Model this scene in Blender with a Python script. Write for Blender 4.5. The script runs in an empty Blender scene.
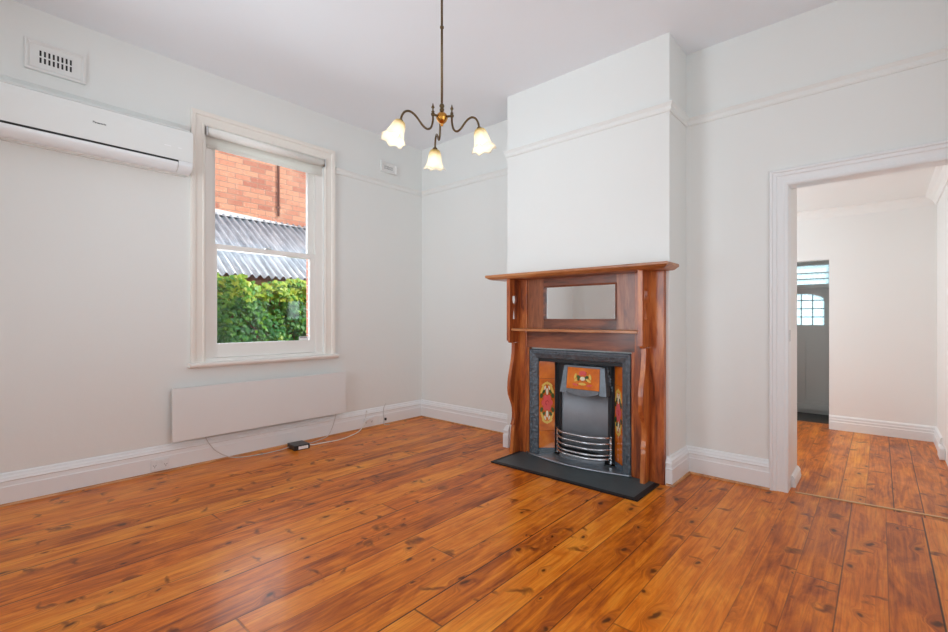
import bpy, bmesh, math, random
from mathutils import Vector, Matrix
random.seed(7)
S = bpy.context.scene
COL = S.collection
PI = math.pi

# ------------------------------------------------------------------ materials
def new_mat(name):
    m = bpy.data.materials.new(name); m.use_nodes = True
    nt = m.node_tree; nt.nodes.clear()
    out = nt.nodes.new('ShaderNodeOutputMaterial')
    b = nt.nodes.new('ShaderNodeBsdfPrincipled')
    nt.links.new(b.outputs[0], out.inputs[0])
    return m, nt, b, out

class NT:
    """tiny node helper"""
    def __init__(s, nt): s.nt = nt
    def n(s, typ, **kw):
        x = s.nt.nodes.new(typ)
        for k, v in kw.items(): setattr(x, k, v)
        return x
    def l(s, a, b): s.nt.links.new(a, b)
    def val(s, sock, v):
        if hasattr(v, 'is_linked') or hasattr(v, 'links'): s.l(v, sock)
        else: sock.default_value = v
    def math(s, op, a, b=None, c=None, clamp=False):
        x = s.n('ShaderNodeMath', operation=op); x.use_clamp = clamp
        s.val(x.inputs[0], a)
        if b is not None: s.val(x.inputs[1], b)
        if c is not None: s.val(x.inputs[2], c)
        return x.outputs[0]
    def comb(s, x, y, z):
        c = s.n('ShaderNodeCombineXYZ')
        s.val(c.inputs[0], x); s.val(c.inputs[1], y); s.val(c.inputs[2], z)
        return c.outputs[0]
    def noise(s, vec, scale, detail=4, rough=.55, dist=0):
        x = s.n('ShaderNodeTexNoise'); s.l(vec, x.inputs['Vector'])
        x.inputs['Scale'].default_value = scale; x.inputs['Detail'].default_value = detail
        x.inputs['Roughness'].default_value = rough; x.inputs['Distortion'].default_value = dist
        return x.outputs['Fac']
    def ramp(s, fac, stops, interp='LINEAR'):
        r = s.n('ShaderNodeValToRGB'); r.color_ramp.interpolation = interp
        e = r.color_ramp.elements
        e[0].position = stops[0][0]; e[0].color = (*stops[0][1], 1)
        e[1].position = stops[-1][0]; e[1].color = (*stops[-1][1], 1)
        for p, c in stops[1:-1]:
            k = e.new(p); k.color = (*c, 1)
        s.l(fac, r.inputs[0]); return r.outputs[0]
    def mix(s, fac, a, b, mode='MIX'):
        x = s.n('ShaderNodeMix', data_type='RGBA', blend_type=mode)
        s.val(x.inputs[0], fac)
        for i, v in ((6, a), (7, b)):
            if isinstance(v, tuple): x.inputs[i].default_value = (*v, 1)
            else: s.l(v, x.inputs[i])
        return x.outputs[2]
    def smooth(s, v, a, b):
        x = s.n('ShaderNodeMapRange', interpolation_type='SMOOTHSTEP')
        s.val(x.inputs[0], v); x.inputs[1].default_value = a; x.inputs[2].default_value = b
        x.inputs[3].default_value = 0; x.inputs[4].default_value = 1
        return x.outputs[0]
    def bump(s, h, strength, dist, bsdf):
        x = s.n('ShaderNodeBump'); x.inputs['Strength'].default_value = strength
        x.inputs['Distance'].default_value = dist; s.l(h, x.inputs['Height'])
        s.l(x.outputs[0], bsdf.inputs['Normal'])
    def obj(s):
        t = s.n('ShaderNodeTexCoord'); return t.outputs['Object']
    def geo(s):
        t = s.n('ShaderNodeNewGeometry'); return t.outputs['Position']
    def sep(s, v):
        x = s.n('ShaderNodeSeparateXYZ'); s.l(v, x.inputs[0]); return x.outputs

def paint(name, col, rough=.5, bump=.05, var=.02, scale=9, metallic=0, coat=0, bscale=60):
    m, nt, b, o = new_mat(name); h = NT(nt)
    g = h.geo()
    f = h.noise(g, scale, 3)
    c = h.mix(f, tuple(max(0, x*(1-var)) for x in col), tuple(min(1, x*(1+var)) for x in col))
    h.l(c, b.inputs['Base Color']); b.inputs['Roughness'].default_value = rough
    b.inputs['Metallic'].default_value = metallic; b.inputs['Coat Weight'].default_value = coat
    b.inputs['Coat Roughness'].default_value = .1
    if bump: h.bump(h.noise(g, bscale, 3), bump, .004, b)
    return m

WALL = paint('wall_paint', (.80, .808, .785), .42, .25, .012, 2.2, bscale=14)
HALLWALL = paint('next_room_paint', (.86, .85, .83), .5, .1, .01, 2)
CEIL = paint('ceiling_paint', (.84, .865, .90), .7, .1, .01, 2)
TRIMW = paint('white_gloss_trim', (.83, .845, .85), .3, .03, .01, 5)
CREAM = paint('cream_window_paint', (.86, .82, .755), .35, .03, .012, 6)
SASH = paint('sash_paint', (.88, .86, .82), .32, .02, .01, 6)
def fabric(name, col):
    m, nt, b, o = new_mat(name); h = NT(nt)
    b.inputs['Base Color'].default_value = (*col, 1); b.inputs['Roughness'].default_value = .8
    t = h.n('ShaderNodeBsdfTranslucent'); t.inputs[0].default_value = (*col, 1)
    mx = h.n('ShaderNodeMixShader'); mx.inputs[0].default_value = .5
    h.l(b.outputs[0], mx.inputs[1]); h.l(t.outputs[0], mx.inputs[2]); h.l(mx.outputs[0], o.inputs[0]); return m
BLIND = fabric('blind_fabric', (.90, .89, .85))
BLINDROLL = paint('blind_roll_fabric', (.92, .905, .86), .7, .06, .01, 8, bscale=300)
ACW = paint('air_conditioner_plastic', (.78, .79, .77), .2, 0, .005, 3, coat=.4)
ACW2 = paint('air_conditioner_flap_plastic', (.80, .82, .83), .25, 0, .005, 3)
HEAT = paint('heater_enamel', (.80, .805, .795), .28, 0, .005, 3)
VENTW = paint('vent_paint', (.78, .78, .76), .5, .05, .01, 8)
DARK = paint('dark_slot', (.015, .015, .015), .6, 0, .1)
BLACKP = paint('black_plastic', (.02, .02, .022), .35, 0, .1)
OUTW = paint('outlet_plastic', (.82, .83, .83), .25, 0, .01)
GREYC = paint('grey_cable_rubber', (.60, .59, .57), .5, 0, .02)
WHITEC = paint('white_cable_rubber', (.82, .80, .76), .4, 0, .02)
LABELW = paint('white_label', (.85, .85, .85), .5, 0, .01)
STEEL = paint('bright_steel', (.62, .63, .65), .25, .1, .1, 40, metallic=.95)
RIMST = paint('polished_iron_rim', (.42, .46, .50), .3, .15, .12, 25, metallic=.85)
FIREBACK = paint('fireback_grey_iron', (.29, .31, .34), .5, .3, .15, 8, metallic=.25, bscale=90)
SLATE = paint('slate_hearth', (.055, .075, .082), .5, .25, .2, 14, bscale=50)
SLATEB = paint('black_hearth_border', (.004, .004, .005), .6, .1, .2, 14)
PINK = paint('pink_glaze', (.75, .10, .10), .15, 0, .15, 60, coat=.5)
YEL = paint('yellow_glaze', (.80, .56, .12), .15, 0, .15, 60, coat=.5)
CRG = paint('cream_glaze', (.85, .80, .60), .15, 0, .1, 60, coat=.5)
GRN = paint('green_glaze', (.04, .09, .02), .15, 0, .15, 60, coat=.5)
BLUET = paint('blue_grey_tile', (.10, .14, .18), .2, 0, .15, 20, coat=.5)
BLKT = paint('black_tile', (.01, .01, .012), .15, 0, .15, 20, coat=.5)
DOORG = paint('grey_door_paint', (.36, .37, .36), .4, .03, .01, 6)
LEADM = paint('lead_strip', (.03, .035, .035), .5, 0, .1)
MATT = paint('dark_door_sill', (.045, .04, .035), .8, .3, .2, 30)
CHROME = paint('chrome', (.75, .75, .76), .12, 0, .02, metallic=1)
FLASH = paint('white_flashing', (.80, .80, .82), .4, .05, .03)
BRASS = paint('aged_brass', (.13, .085, .042), .38, .05, .25, 60, metallic=.9)
BRASSB = paint('bright_brass', (.55, .25, .05), .22, 0, .15, 60, metallic=.95)
GROUND = paint('outside_paving', (.42, .40, .37), .8, .3, .1, 4)

def iron_mat(name, col=(.075, .085, .095), emboss=False, rough=.38, metallic=.7):
    m, nt, b, o = new_mat(name); h = NT(nt); g = h.geo()
    f = h.noise(g, 30, 4)
    h.l(h.mix(f, tuple(c*.6 for c in col), tuple(c*1.5 for c in col)), b.inputs['Base Color'])
    b.inputs['Metallic'].default_value = metallic; b.inputs['Roughness'].default_value = rough
    if emboss:
        v = h.n('ShaderNodeTexVoronoi'); h.l(g, v.inputs['Vector']); v.inputs['Scale'].default_value = 38
        h.bump(v.outputs['Distance'], 1., .007, b)
    else: h.bump(h.noise(g, 120, 3), .2, .002, b)
    return m
IRON = iron_mat('cast_iron', (.17, .20, .23), rough=.42, metallic=.5)
IRONE = iron_mat('embossed_cast_iron', (.10, .12, .14), True, .45, .25)
IRONK = iron_mat('black_cast_iron', (.02, .022, .025), False, .5, .4)

def wood(name, axis, dark, mid, light, rough=.36, coat=.22, scale=1.):
    m, nt, b, o = new_mat(name); h = NT(nt); x, y, z = h.sep(h.geo())
    k = [9*scale]*3; k['xyz'.index(axis)] = 1.3*scale
    v = h.comb(h.math('MULTIPLY', x, k[0]), h.math('MULTIPLY', y, k[1]), h.math('MULTIPLY', z, k[2]))
    f = h.noise(v, 1.3, 5, .6, .9)
    f2 = h.noise(v, 5.5, 3, .6, .3)
    t = h.math('ADD', h.math('MULTIPLY', f, .75), h.math('MULTIPLY', f2, .25))
    h.l(h.ramp(t, [(.36, dark), (.5, mid), (.64, light)]), b.inputs['Base Color'])
    b.inputs['Roughness'].default_value = rough; b.inputs['Coat Weight'].default_value = coat
    b.inputs['Coat Roughness'].default_value = .12
    h.bump(f2, .08, .002, b)
    return m
MW = dict(dark=(.15, .030, .008), mid=(.40, .095, .020), light=(.60, .200, .048))
WOODV = wood('mantel_wood_upright', 'z', **MW)
WOODH = wood('mantel_wood_lengthwise', 'x', **MW)
WOODP = wood('mantel_wood_panel', 'z', (.16, .042, .015), (.33, .10, .035), (.48, .19, .08))
WOODS = wood('mantel_shelf_wood', 'x', (.22, .065, .018), (.42, .15, .045), (.58, .26, .10))
WOODD = wood('mantel_wood_dark', 'x', (.06, .016, .007), (.19, .048, .017), (.32, .095, .036))
BEADW = wood('timber_bead_wood', 'y', (.30, .11, .03), (.52, .22, .07), (.68, .33, .13), .4, .2)

def tile_mat(name):
    m, nt, b, o = new_mat(name); h = NT(nt); g = h.geo()
    f = h.noise(g, 7, 4, .6)
    h.l(h.ramp(f, [(.3, (.50, .095, .006)), (.55, (.74, .18, .012)), (.75, (.85, .28, .03))]), b.inputs['Base Color'])
    b.inputs['Roughness'].default_value = .12; b.inputs['Coat Weight'].default_value = .6
    h.bump(h.noise(g, 20, 2), .05, .003, b)
    return m
TILE = tile_mat('orange_glazed_tile')

def floor_mat(name, w, x0, warm=(1, 1, 1), seed=0., L=6.):
    m, nt, b, o = new_mat(name); h = NT(nt); x, y, z = h.sep(h.geo())
    u = h.math('DIVIDE', h.math('SUBTRACT', x, x0), w)
    bid = h.math('FLOOR', u); fr = h.math('FRACT', u)
    wn = h.n('ShaderNodeTexWhiteNoise', noise_dimensions='3D'); h.l(h.comb(bid, seed, 3.3), wn.inputs['Vector'])
    r1 = wn.outputs['Value']
    v = h.math('DIVIDE', h.math('ADD', y, h.math('MULTIPLY', r1, 9.)), L)
    jid = h.math('FLOOR', v); fj = h.math('FRACT', v)
    wn2 = h.n('ShaderNodeTexWhiteNoise', noise_dimensions='3D'); h.l(h.comb(bid, jid, seed), wn2.inputs['Vector'])
    rc = h.sep(wn2.outputs['Color'])
    off = h.math('MULTIPLY', rc[1], 40.)
    # knots, one or two to a cell, stretched a little along the board
    wob = h.math('MULTIPLY', h.math('SUBTRACT', h.noise(h.comb(x, y, off), 6, 3), .5), .10)
    kv = h.comb(h.math('MULTIPLY', h.math('ADD', x, wob), 5.2), h.math('ADD', h.math('MULTIPLY', h.math('ADD', y, wob), 2.6), off), 0.)
    vo = h.n('ShaderNodeTexVoronoi', voronoi_dimensions='2D'); h.l(kv, vo.inputs['Vector']); vo.inputs['Scale'].default_value = 1
    kd = vo.outputs['Distance']; ks = h.sep(vo.outputs['Color'])
    keep = h.smooth(ks[0], .22, .32)
    size = h.math('ADD', h.math('MULTIPLY', ks[1], .06), .030)
    knot = h.math('MULTIPLY', h.math('SUBTRACT', 1., h.smooth(h.math('DIVIDE', kd, size), .35, 1.2)), keep)
    halo = h.math('MULTIPLY', h.math('SUBTRACT', 1., h.smooth(h.math('DIVIDE', kd, size), .6, 3.4)), keep)
    # cross grain spikes
    sv = h.comb(h.math('MULTIPLY', h.math('ADD', x, h.math('MULTIPLY', wob, .7)), 3.0), h.math('ADD', h.math('MULTIPLY', h.math('ADD', y, h.math('MULTIPLY', wob, 3.)), 6.5), off), 4.)
    vs = h.n('ShaderNodeTexVoronoi', voronoi_dimensions='2D'); h.l(sv, vs.inputs['Vector']); vs.inputs['Scale'].default_value = 1
    sc_ = h.sep(vs.outputs['Color'])
    spike = h.math('MULTIPLY', h.math('SUBTRACT', 1., h.smooth(vs.outputs['Distance'], .02, .19)), h.smooth(sc_[2], .50, .60))
    # grain
    bend = h.math('MULTIPLY', h.math('ADD', halo, h.math('MULTIPLY', spike, .5)), .045)
    gv = h.comb(h.math('MULTIPLY', h.math('ADD', x, bend), 26.), h.math('MULTIPLY', y, 1.5), off)
    g1 = h.noise(gv, 1., 6, .6, 1.3)
    gv2 = h.comb(h.math('MULTIPLY', h.math('ADD', x, bend), 120.), h.math('MULTIPLY', y, 3.), off)
    g2 = h.noise(gv2, 1., 3, .6, .4)
    gb = h.noise(h.comb(h.math('MULTIPLY', h.math('ADD', x, bend), 6.5), h.math('MULTIPLY', y, 1.9), off), 1.5, 5, .62, .8)
    t = h.math('ADD', h.math('ADD', h.math('MULTIPLY', g1, .48), h.math('MULTIPLY', gb, .54)), h.math('MULTIPLY', h.math('SUBTRACT', rc[0], .5), .17))
    col = h.ramp(t, [(.30, (.17, .028, .002)), (.41, (.42, .090, .004)), (.52, (.67, .175, .009)), (.68, (.86, .31, .028))])
    col = h.mix(h.math('MULTIPLY', h.smooth(g2, .45, .7), .30), col, (.24, .065, .015))
    col = h.mix(h.math('MULTIPLY', rc[2], .35), col, h.mix(1., col, (1.05, .80, .85), 'MULTIPLY'))
    col = h.mix(h.math('MULTIPLY', halo, .30), col, (.23, .048, .010))
    col = h.mix(h.math('MULTIPLY', spike, .72), col, (.085, .016, .003))
    col = h.mix(h.math('MULTIPLY', knot, .82), col, (.035, .008, .002))
    e = h.math('MINIMUM', fr, h.math('SUBTRACT', 1., fr))
    rgap = h.n('ShaderNodeTexWhiteNoise', noise_dimensions='1D')
    h.l(h.math('ROUND', u), rgap.inputs['W'])
    gw = h.math('ADD', .009, h.math('MULTIPLY', rgap.outputs['Value'], .016))
    gap = h.math('SUBTRACT', 1., h.smooth(h.math('DIVIDE', e, gw), .6, 1.3))
    ej = h.math('MINIMUM', fj, h.math('SUBTRACT', 1., fj))
    gj = h.math('SUBTRACT', 1., h.smooth(ej, .0004, .0010))
    gg = h.math('MAXIMUM', gap, h.math('MULTIPLY', gj, .8))
    gs = h.math('ADD', .35, h.math('MULTIPLY', rgap.outputs['Value'], .6))
    col = h.mix(h.math('MULTIPLY', gg, gs), col, (.03, .011, .005))
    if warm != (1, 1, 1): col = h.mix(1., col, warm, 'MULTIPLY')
    h.l(col, b.inputs['Base Color'])
    rn = h.noise(h.comb(x, y, 0.), 3.5, 4)
    h.l(h.math('ADD', .22, h.math('MULTIPLY', rn, .22)), b.inputs['Roughness'])
    b.inputs['Coat Weight'].default_value = .06; b.inputs['Coat Roughness'].default_value = .09
    b.inputs['Specular IOR Level'].default_value = .22
    hgt = h.math('SUBTRACT', h.math('ADD', h.math('MULTIPLY', gb, .5), h.math('MULTIPLY', g2, .12)), gg)
    h.bump(hgt, .22, .004, b)
    return m
FLOOR = floor_mat('polished_pine_boards', .1630, 4.092)
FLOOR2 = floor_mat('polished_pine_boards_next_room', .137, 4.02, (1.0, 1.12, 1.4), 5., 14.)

def brick_mat(name, uax, c1, c2, mort, scale=1.):
    m, nt, b, o = new_mat(name); h = NT(nt); p = h.sep(h.geo())
    u = p['xyz'.index(uax)]
    t = h.n('ShaderNodeTexBrick'); h.l(h.comb(u, p[2], 0.), t.inputs['Vector'])
    t.inputs['Scale'].default_value = 1; t.inputs['Brick Width'].default_value = .24
    t.inputs['Row Height'].default_value = .086; t.inputs['Mortar Size'].default_value = .006
    t.inputs['Mortar Smooth'].default_value = .2; t.inputs['Bias'].default_value = -.35
    t.inputs['Color1'].default_value = (*c1, 1); t.inputs['Color2'].default_value = (*c2, 1)
    t.inputs['Mortar'].default_value = (*mort, 1)
    n1 = h.noise(h.geo(), 14, 5, .7); n2 = h.noise(h.geo(), 2.5, 3)
    c = h.mix(h.math('MULTIPLY', h.smooth(n1, .5, .75), .5), t.outputs['Color'], (c2[0]*.9, c2[1]*.8, c2[2]*.8))
    c = h.mix(h.math('MULTIPLY', h.smooth(n2, .5, .8), .35), c, (.78, .52, .36))
    h.l(c, b.inputs['Base Color']); b.inputs['Roughness'].default_value = .85
    h.bump(h.math('SUBTRACT', h.math('MULTIPLY', n1, .5), t.outputs['Fac']), .6, .01, b)
    return m
BRICK = brick_mat('red_brick', 'y', (.74, .34, .21), (.36, .10, .07), (.40, .27, .20))
BRICKX = brick_mat('red_brick_reveal', 'x', (.62, .25, .17), (.50, .16, .11), (.55, .46, .40))

def corr_mat():
    m, nt, b, o = new_mat('weathered_corrugated_iron'); h = NT(nt); x, y, z = h.sep(h.geo())
    n = h.noise(h.comb(h.math('MULTIPLY', x, 1.2), h.math('MULTIPLY', y, 9.), z), 2.0, 5, .7)
    h.l(h.ramp(n, [(.3, (.24, .29, .35)), (.5, (.47, .55, .64)), (.72, (.76, .82, .88))]), b.inputs['Base Color'])
    b.inputs['Metallic'].default_value = .35; b.inputs['Roughness'].default_value = .5
    return m
CORR = corr_mat()

def leaf_mat():
    m, nt, b, o = new_mat('ivy_leaf'); h = NT(nt)
    at = h.n('ShaderNodeAttribute', attribute_name='tone')
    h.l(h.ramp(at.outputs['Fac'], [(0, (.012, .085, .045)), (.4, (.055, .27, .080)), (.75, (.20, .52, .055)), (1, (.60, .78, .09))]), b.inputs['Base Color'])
    b.inputs['Roughness'].default_value = .38
    tr = h.n('ShaderNodeBsdfTranslucent'); tr.inputs[0].default_value = (.22, .55, .05, 1)
    mx = h.n('ShaderNodeMixShader'); mx.inputs[0].default_value = .32
    h.l(b.outputs[0], mx.inputs[1]); h.l(tr.outputs[0], mx.inputs[2]); h.l(mx.outputs[0], o.inputs[0])
    return m
LEAF = leaf_mat()
STEM = paint('ivy_stem', (.10, .06, .035), .8, .2, .2, 30)

def glass_mat():
    m, nt, b, o = new_mat('window_glass'); h = NT(nt)
    t = h.n('ShaderNodeBsdfTransparent'); t.inputs[0].default_value = (.97, .98, .98, 1)
    g = h.n('ShaderNodeBsdfGlossy'); g.inputs['Roughness'].default_value = .02
    fr = h.n('ShaderNodeFresnel'); fr.inputs[0].default_value = 1.45
    mx = h.n('ShaderNodeMixShader'); h.l(fr.outputs[0], mx.inputs[0])
    h.l(t.outputs[0], mx.inputs[1]); h.l(g.outputs[0], mx.inputs[2]); h.l(mx.outputs[0], o.inputs[0])
    return m
GLASS = glass_mat()

def textured_glass():
    m, nt, b, o = new_mat('pale_blue_textured_glass'); h = NT(nt); g = h.geo()
    v = h.n('ShaderNodeTexVoronoi'); h.l(g, v.inputs['Vector']); v.inputs['Scale'].default_value = 22
    n = h.noise(g, 9, 4)
    t = h.n('ShaderNodeBsdfTranslucent')
    h.l(h.mix(n, (.72, .86, .90), (.95, 1., 1.)), t.inputs[0])
    c = h.n('ShaderNodeBsdfTransparent'); c.inputs[0].default_value = (.74, .90, .95, 1)
    mx = h.n('ShaderNodeMixShader'); h.l(h.math('MULTIPLY', v.outputs['Distance'], .9), mx.inputs[0])
    h.l(t.outputs[0], mx.inputs[1]); h.l(c.outputs[0], mx.inputs[2]); h.l(mx.outputs[0], o.inputs[0])
    return m
TGLASS = textured_glass()

def shade_mat():
    m, nt, b, o = new_mat('frosted_amber_glass'); h = NT(nt); x, y, z = h.sep(h.obj())
    f = h.smooth(z, -.06, -.005)
    n = h.noise(h.obj(), 45, 3)
    col = h.mix(f, (.82, .80, .72), (.70, .54, .20))
    col = h.mix(h.math('MULTIPLY', h.smooth(n, .45, .7), .25), col, (.98, .97, .93))
    t = h.n('ShaderNodeBsdfTranslucent'); h.l(col, t.inputs[0])
    d = h.n('ShaderNodeBsdfTransparent'); d.inputs[0].default_value = (1, .98, .92, 1)
    h.l(col, b.inputs['Base Color']); b.inputs['Roughness'].default_value = .2
    m1 = h.n('ShaderNodeMixShader'); m1.inputs[0].default_value = .55
    h.l(b.outputs[0], m1.inputs[1]); h.l(t.outputs[0], m1.inputs[2])
    m2 = h.n('ShaderNodeMixShader'); m2.inputs[0].default_value = .22
    h.l(m1.outputs[0], m2.inputs[1]); h.l(d.outputs[0], m2.inputs[2]); h.l(m2.outputs[0], o.inputs[0])
    return m
SHADE = shade_mat()

def emis(name, col, st):
    m, nt, b, o = new_mat(name)
    b.inputs['Emission Color'].default_value = (*col, 1); b.inputs['Emission Strength'].default_value = st
    b.inputs['Base Color'].default_value = (*col, 1); return m
BULB = emis('lit_bulb', (1, .93, .82), 5.)
def mirror_mat():
    m, nt, b, o = new_mat('mirror_silver'); b.inputs['Metallic'].default_value = 1
    b.inputs['Base Color'].default_value = (.90, .92, .93, 1); b.inputs['Roughness'].default_value = .03; return m
MIRROR = mirror_mat()

# ------------------------------------------------------------------ mesh tools
class MB:
    def __init__(s): s.bm = bmesh.new(); s.mats = []; s.smooth = set()
    def mi(s, m):
        if m is None: return 0
        if m not in s.mats: s.mats.append(m)
        return s.mats.index(m)
    def _faces(s, vs, fs, m=None, smooth=False):
        k = s.mi(m); v = [s.bm.verts.new(p) for p in vs]; out = []
        for f in fs:
            try: fc = s.bm.faces.new([v[i] for i in f])
            except ValueError: continue
            fc.material_index = k; fc.smooth = smooth; out.append(fc)
        return v, out
    def box(s, x0, x1, y0, y1, z0, z1, m=None, bev=0, M=None):
        vs = [(x, y, z) for z in (z0, z1) for y in (y0, y1) for x in (x0, x1)]
        if M is not None: vs = [M @ Vector(p) for p in vs]
        fs = [(0, 2, 3, 1), (4, 5, 7, 6), (0, 1, 5, 4), (2, 6, 7, 3), (0, 4, 6, 2), (1, 3, 7, 5)]
        v, f = s._faces(vs, fs, m)
        if bev:
            es = list({e for fc in f for e in fc.edges})
            bmesh.ops.bevel(s.bm, geom=es, offset=bev, segments=2, affect='EDGES', profile=.6)
        return s
    def tube(s, pts, r, seg=10, m=None, caps=True):
        pts = [Vector(p) for p in pts]; n = len(pts)
        rs = r if isinstance(r, (list, tuple)) else [r]*n
        T = [(pts[min(i+1, n-1)]-pts[max(i-1, 0)]).normalized() for i in range(n)]
        a = Vector((0, 0, 1)) if abs(T[0].z) < .9 else Vector((1, 0, 0))
        N = (a - T[0]*a.dot(T[0])).normalized(); vs = []
        for i in range(n):
            N = (N - T[i]*N.dot(T[i])).normalized(); B = T[i].cross(N)
            for k in range(seg):
                t = 2*PI*k/seg; vs.append(pts[i] + (N*math.cos(t)+B*math.sin(t))*rs[i])
        fs = [(i*seg+k, i*seg+(k+1) % seg, (i+1)*seg+(k+1) % seg, (i+1)*seg+k) for i in range(n-1) for k in range(seg)]
        if caps: fs += [tuple(range(seg))[::-1], tuple((n-1)*seg+k for k in range(seg))]
        s._faces(vs, fs, m, True); return s
    def lathe(s, prof, seg=24, m=None, M=None, ruffle=None):
        vs = []; n = len(prof)
        for j, (r, z) in enumerate(prof):
            for k in range(seg):
                t = 2*PI*k/seg; rr, zz = r, z
                if ruffle: rr, zz = ruffle(j, n, t, r, z)
                vs.append(Vector((rr*math.cos(t), rr*math.sin(t), zz)))
        if M is not None: vs = [M @ p for p in vs]
        fs = [(j*seg+k, j*seg+(k+1) % seg, (j+1)*seg+(k+1) % seg, (j+1)*seg+k) for j in range(n-1) for k in range(seg)]
        if prof[0][0] > 1e-6 and not ruffle: fs.append(tuple(range(seg))[::-1])
        if prof[-1][0] > 1e-6 and not ruffle: fs.append(tuple((n-1)*seg+k for k in range(seg)))
        s._faces(vs, fs, m, True); return s
    def ball(s, c, r, m=None, sc=(1, 1, 1), seg=12, rings=8, R=None):
        vs = []; 
        for j in range(rings+1):
            a = PI*j/rings
            for k in range(seg):
                t = 2*PI*k/seg
                p = Vector((math.sin(a)*math.cos(t)*sc[0], math.sin(a)*math.sin(t)*sc[1], math.cos(a)*sc[2]))*r
                if R is not None: p = R @ p
                vs.append(Vector(c)+p)
        fs = [(j*seg+k, (j+1)*seg+k, (j+1)*seg+(k+1) % seg, j*seg+(k+1) % seg) for j in range(rings) for k in range(seg)]
        s._faces(vs, fs, m, True); return s
    def prism(s, poly, axis, a, b, m=None, holes=()):
        """extrude polygon (with holes); poly in the two axes other than `axis`, in xyz order"""
        def P(p, t):
            if axis == 'x': return Vector((t, p[0], p[1]))
            if axis == 'y': return Vector((p[0], t, p[1]))
            return Vector((p[0], p[1], t))
        k = s.mi(m); edges = []; loops = []
        for lp in [poly, *holes]:
            v = [s.bm.verts.new(P(p, a)) for p in lp]; w = [s.bm.verts.new(P(p, b)) for p in lp]
            n = len(v); loops.append((v, w))
            for i in range(n):
                f = s.bm.faces.new([v[i], v[(i+1) % n], w[(i+1) % n], w[i]]); f.material_index = k
        for side in (0, 1):
            es = []
            for L in loops:
                v = L[side]; n = len(v)
                es += [s.bm.edges.get((v[i], v[(i+1) % n])) for i in range(n)]
            if holes:
                r = bmesh.ops.triangle_fill(s.bm, edges=es, use_beauty=True)
                for g in r['geom']:
                    if isinstance(g, bmesh.types.BMFace): g.material_index = k
            else:
                f = s.bm.faces.new(loops[0][side]); f.material_index = k
        return s
    def sweep(s, path, prof, N, closed=False, m=None, flip=1):
        """profile (a in the path's plane, b along N) swept along path with mitred corners"""
        N = Vector(N); P = [Vector(p) for p in path]; n = len(P); rows = []
        for i in range(n):
            d0 = (P[i]-P[i-1]).normalized() if (i > 0 or closed) else None
            d1 = (P[(i+1) % n]-P[i]).normalized() if (i < n-1 or closed) else None
            if d0 is None: d0 = d1
            if d1 is None: d1 = d0
            n0 = N.cross(d0)*flip; n1 = N.cross(d1)*flip
            bis = (n0+n1).normalized(); bis /= max(.2, bis.dot(n0))
            rows.append([P[i]+bis*a+N*b for a, b in prof])
        k = len(prof); vs = [p for r in rows for p in r]; fs = []
        for i in range(n if closed else n-1):
            j = (i+1) % n
            for q in range(k):
                fs.append((i*k+q, j*k+q, j*k+(q+1) % k, i*k+(q+1) % k))
        if not closed: fs += [tuple(range(k)), tuple((n-1)*k+q for q in range(k))[::-1]]
        s._faces(vs, fs, m); return s
    def build(s, name, mat=None, parent=None, loc=None, M=None):
        if mat is not None and not s.mats: s.mats = [mat]
        bmesh.ops.recalc_face_normals(s.bm, faces=s.bm.faces)
        me = bpy.data.meshes.new(name); s.bm.to_mesh(me); s.bm.free()
        for m in s.mats: me.materials.append(m)
        o = bpy.data.objects.new(name, me); COL.objects.link(o)
        if parent: o.parent = parent
        return o

def rebase(o, p):
    """move a mesh object's origin to world/parent point p without moving its shape"""
    p = Vector(p); o.data.transform(Matrix.Translation(-p)); o.location = p; return o
def tag(o, label=None, cat=None, group=None, kind=None):
    for k, v in (('label', label), ('category', cat), ('group', group), ('kind', kind)):
        if v: o[k] = v
    return o
def thing(name, label, cat, loc=(0, 0, 0), group=None, kind=None):
    o = bpy.data.objects.new(name, None); COL.objects.link(o); o.location = loc; o.empty_display_size = .1
    return tag(o, label, cat, group, kind)
def child(mb, name, mat, parent, label=None):
    """build in world coordinates, then hang under an unrotated parent"""
    o = mb.build(name, mat, parent)
    base = Vector((0, 0, 0)); q = parent
    while q is not None: base += q.location; q = q.parent
    o.data.transform(Matrix.Translation(-base))
    if label: o['label'] = label
    return o
def struct(name, mb, mat, label=None):
    o = mb.build(name, mat); o['kind'] = 'structure'
    if label: o['label'] = label
    return o

# ------------------------------------------------------------------ room
C = 3.27; XR = 5.1; YF = -4.5
WY0, WY1, WZ0, WZ1 = -2.423, -1.325, .835, 2.81      # window opening
DX0, DX1, DZ = 3.755, 4.62, 2.12                       # doorway

# left wall (plaster leaf) with the window hole, brick leaf outside
m = MB()
for y0, y1, z0, z1 in ((YF, WY0, -.1, C), (WY1, 0, -.1, C), (WY0, WY1, -.1, WZ0), (WY0, WY1, WZ1, C)):
    m.box(-.14, 0, y0, y1, z0, z1)
struct('wall_left', m, WALL, 'white painted wall with the window, left of the fireplace')
m = MB()
for y0, y1, z0, z1 in ((YF-.3, WY0+.03, -.1, 3.6), (WY1-.03, .3, -.1, 3.6), (WY0+.03, WY1-.03, -.1, WZ0-.02), (WY0+.03, WY1-.03, WZ1-.02, 3.6)):
    m.box(-.30, -.14, y0, y1, z0, z1)
struct('wall_left_outer_brick', m, BRICKX, 'red brick outer face of the window wall')
# back wall
TH = .13
m = MB()
m.box(-.14, DX0-.03, 0, TH, -.1, C); m.box(DX1+.03, XR+.1, 0, TH, -.1, C); m.box(DX0-.03, DX1+.03, 0, TH, DZ+.03, C)
struct('wall_back', m, WALL, 'white painted wall with the doorway, behind the chimney breast')
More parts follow.
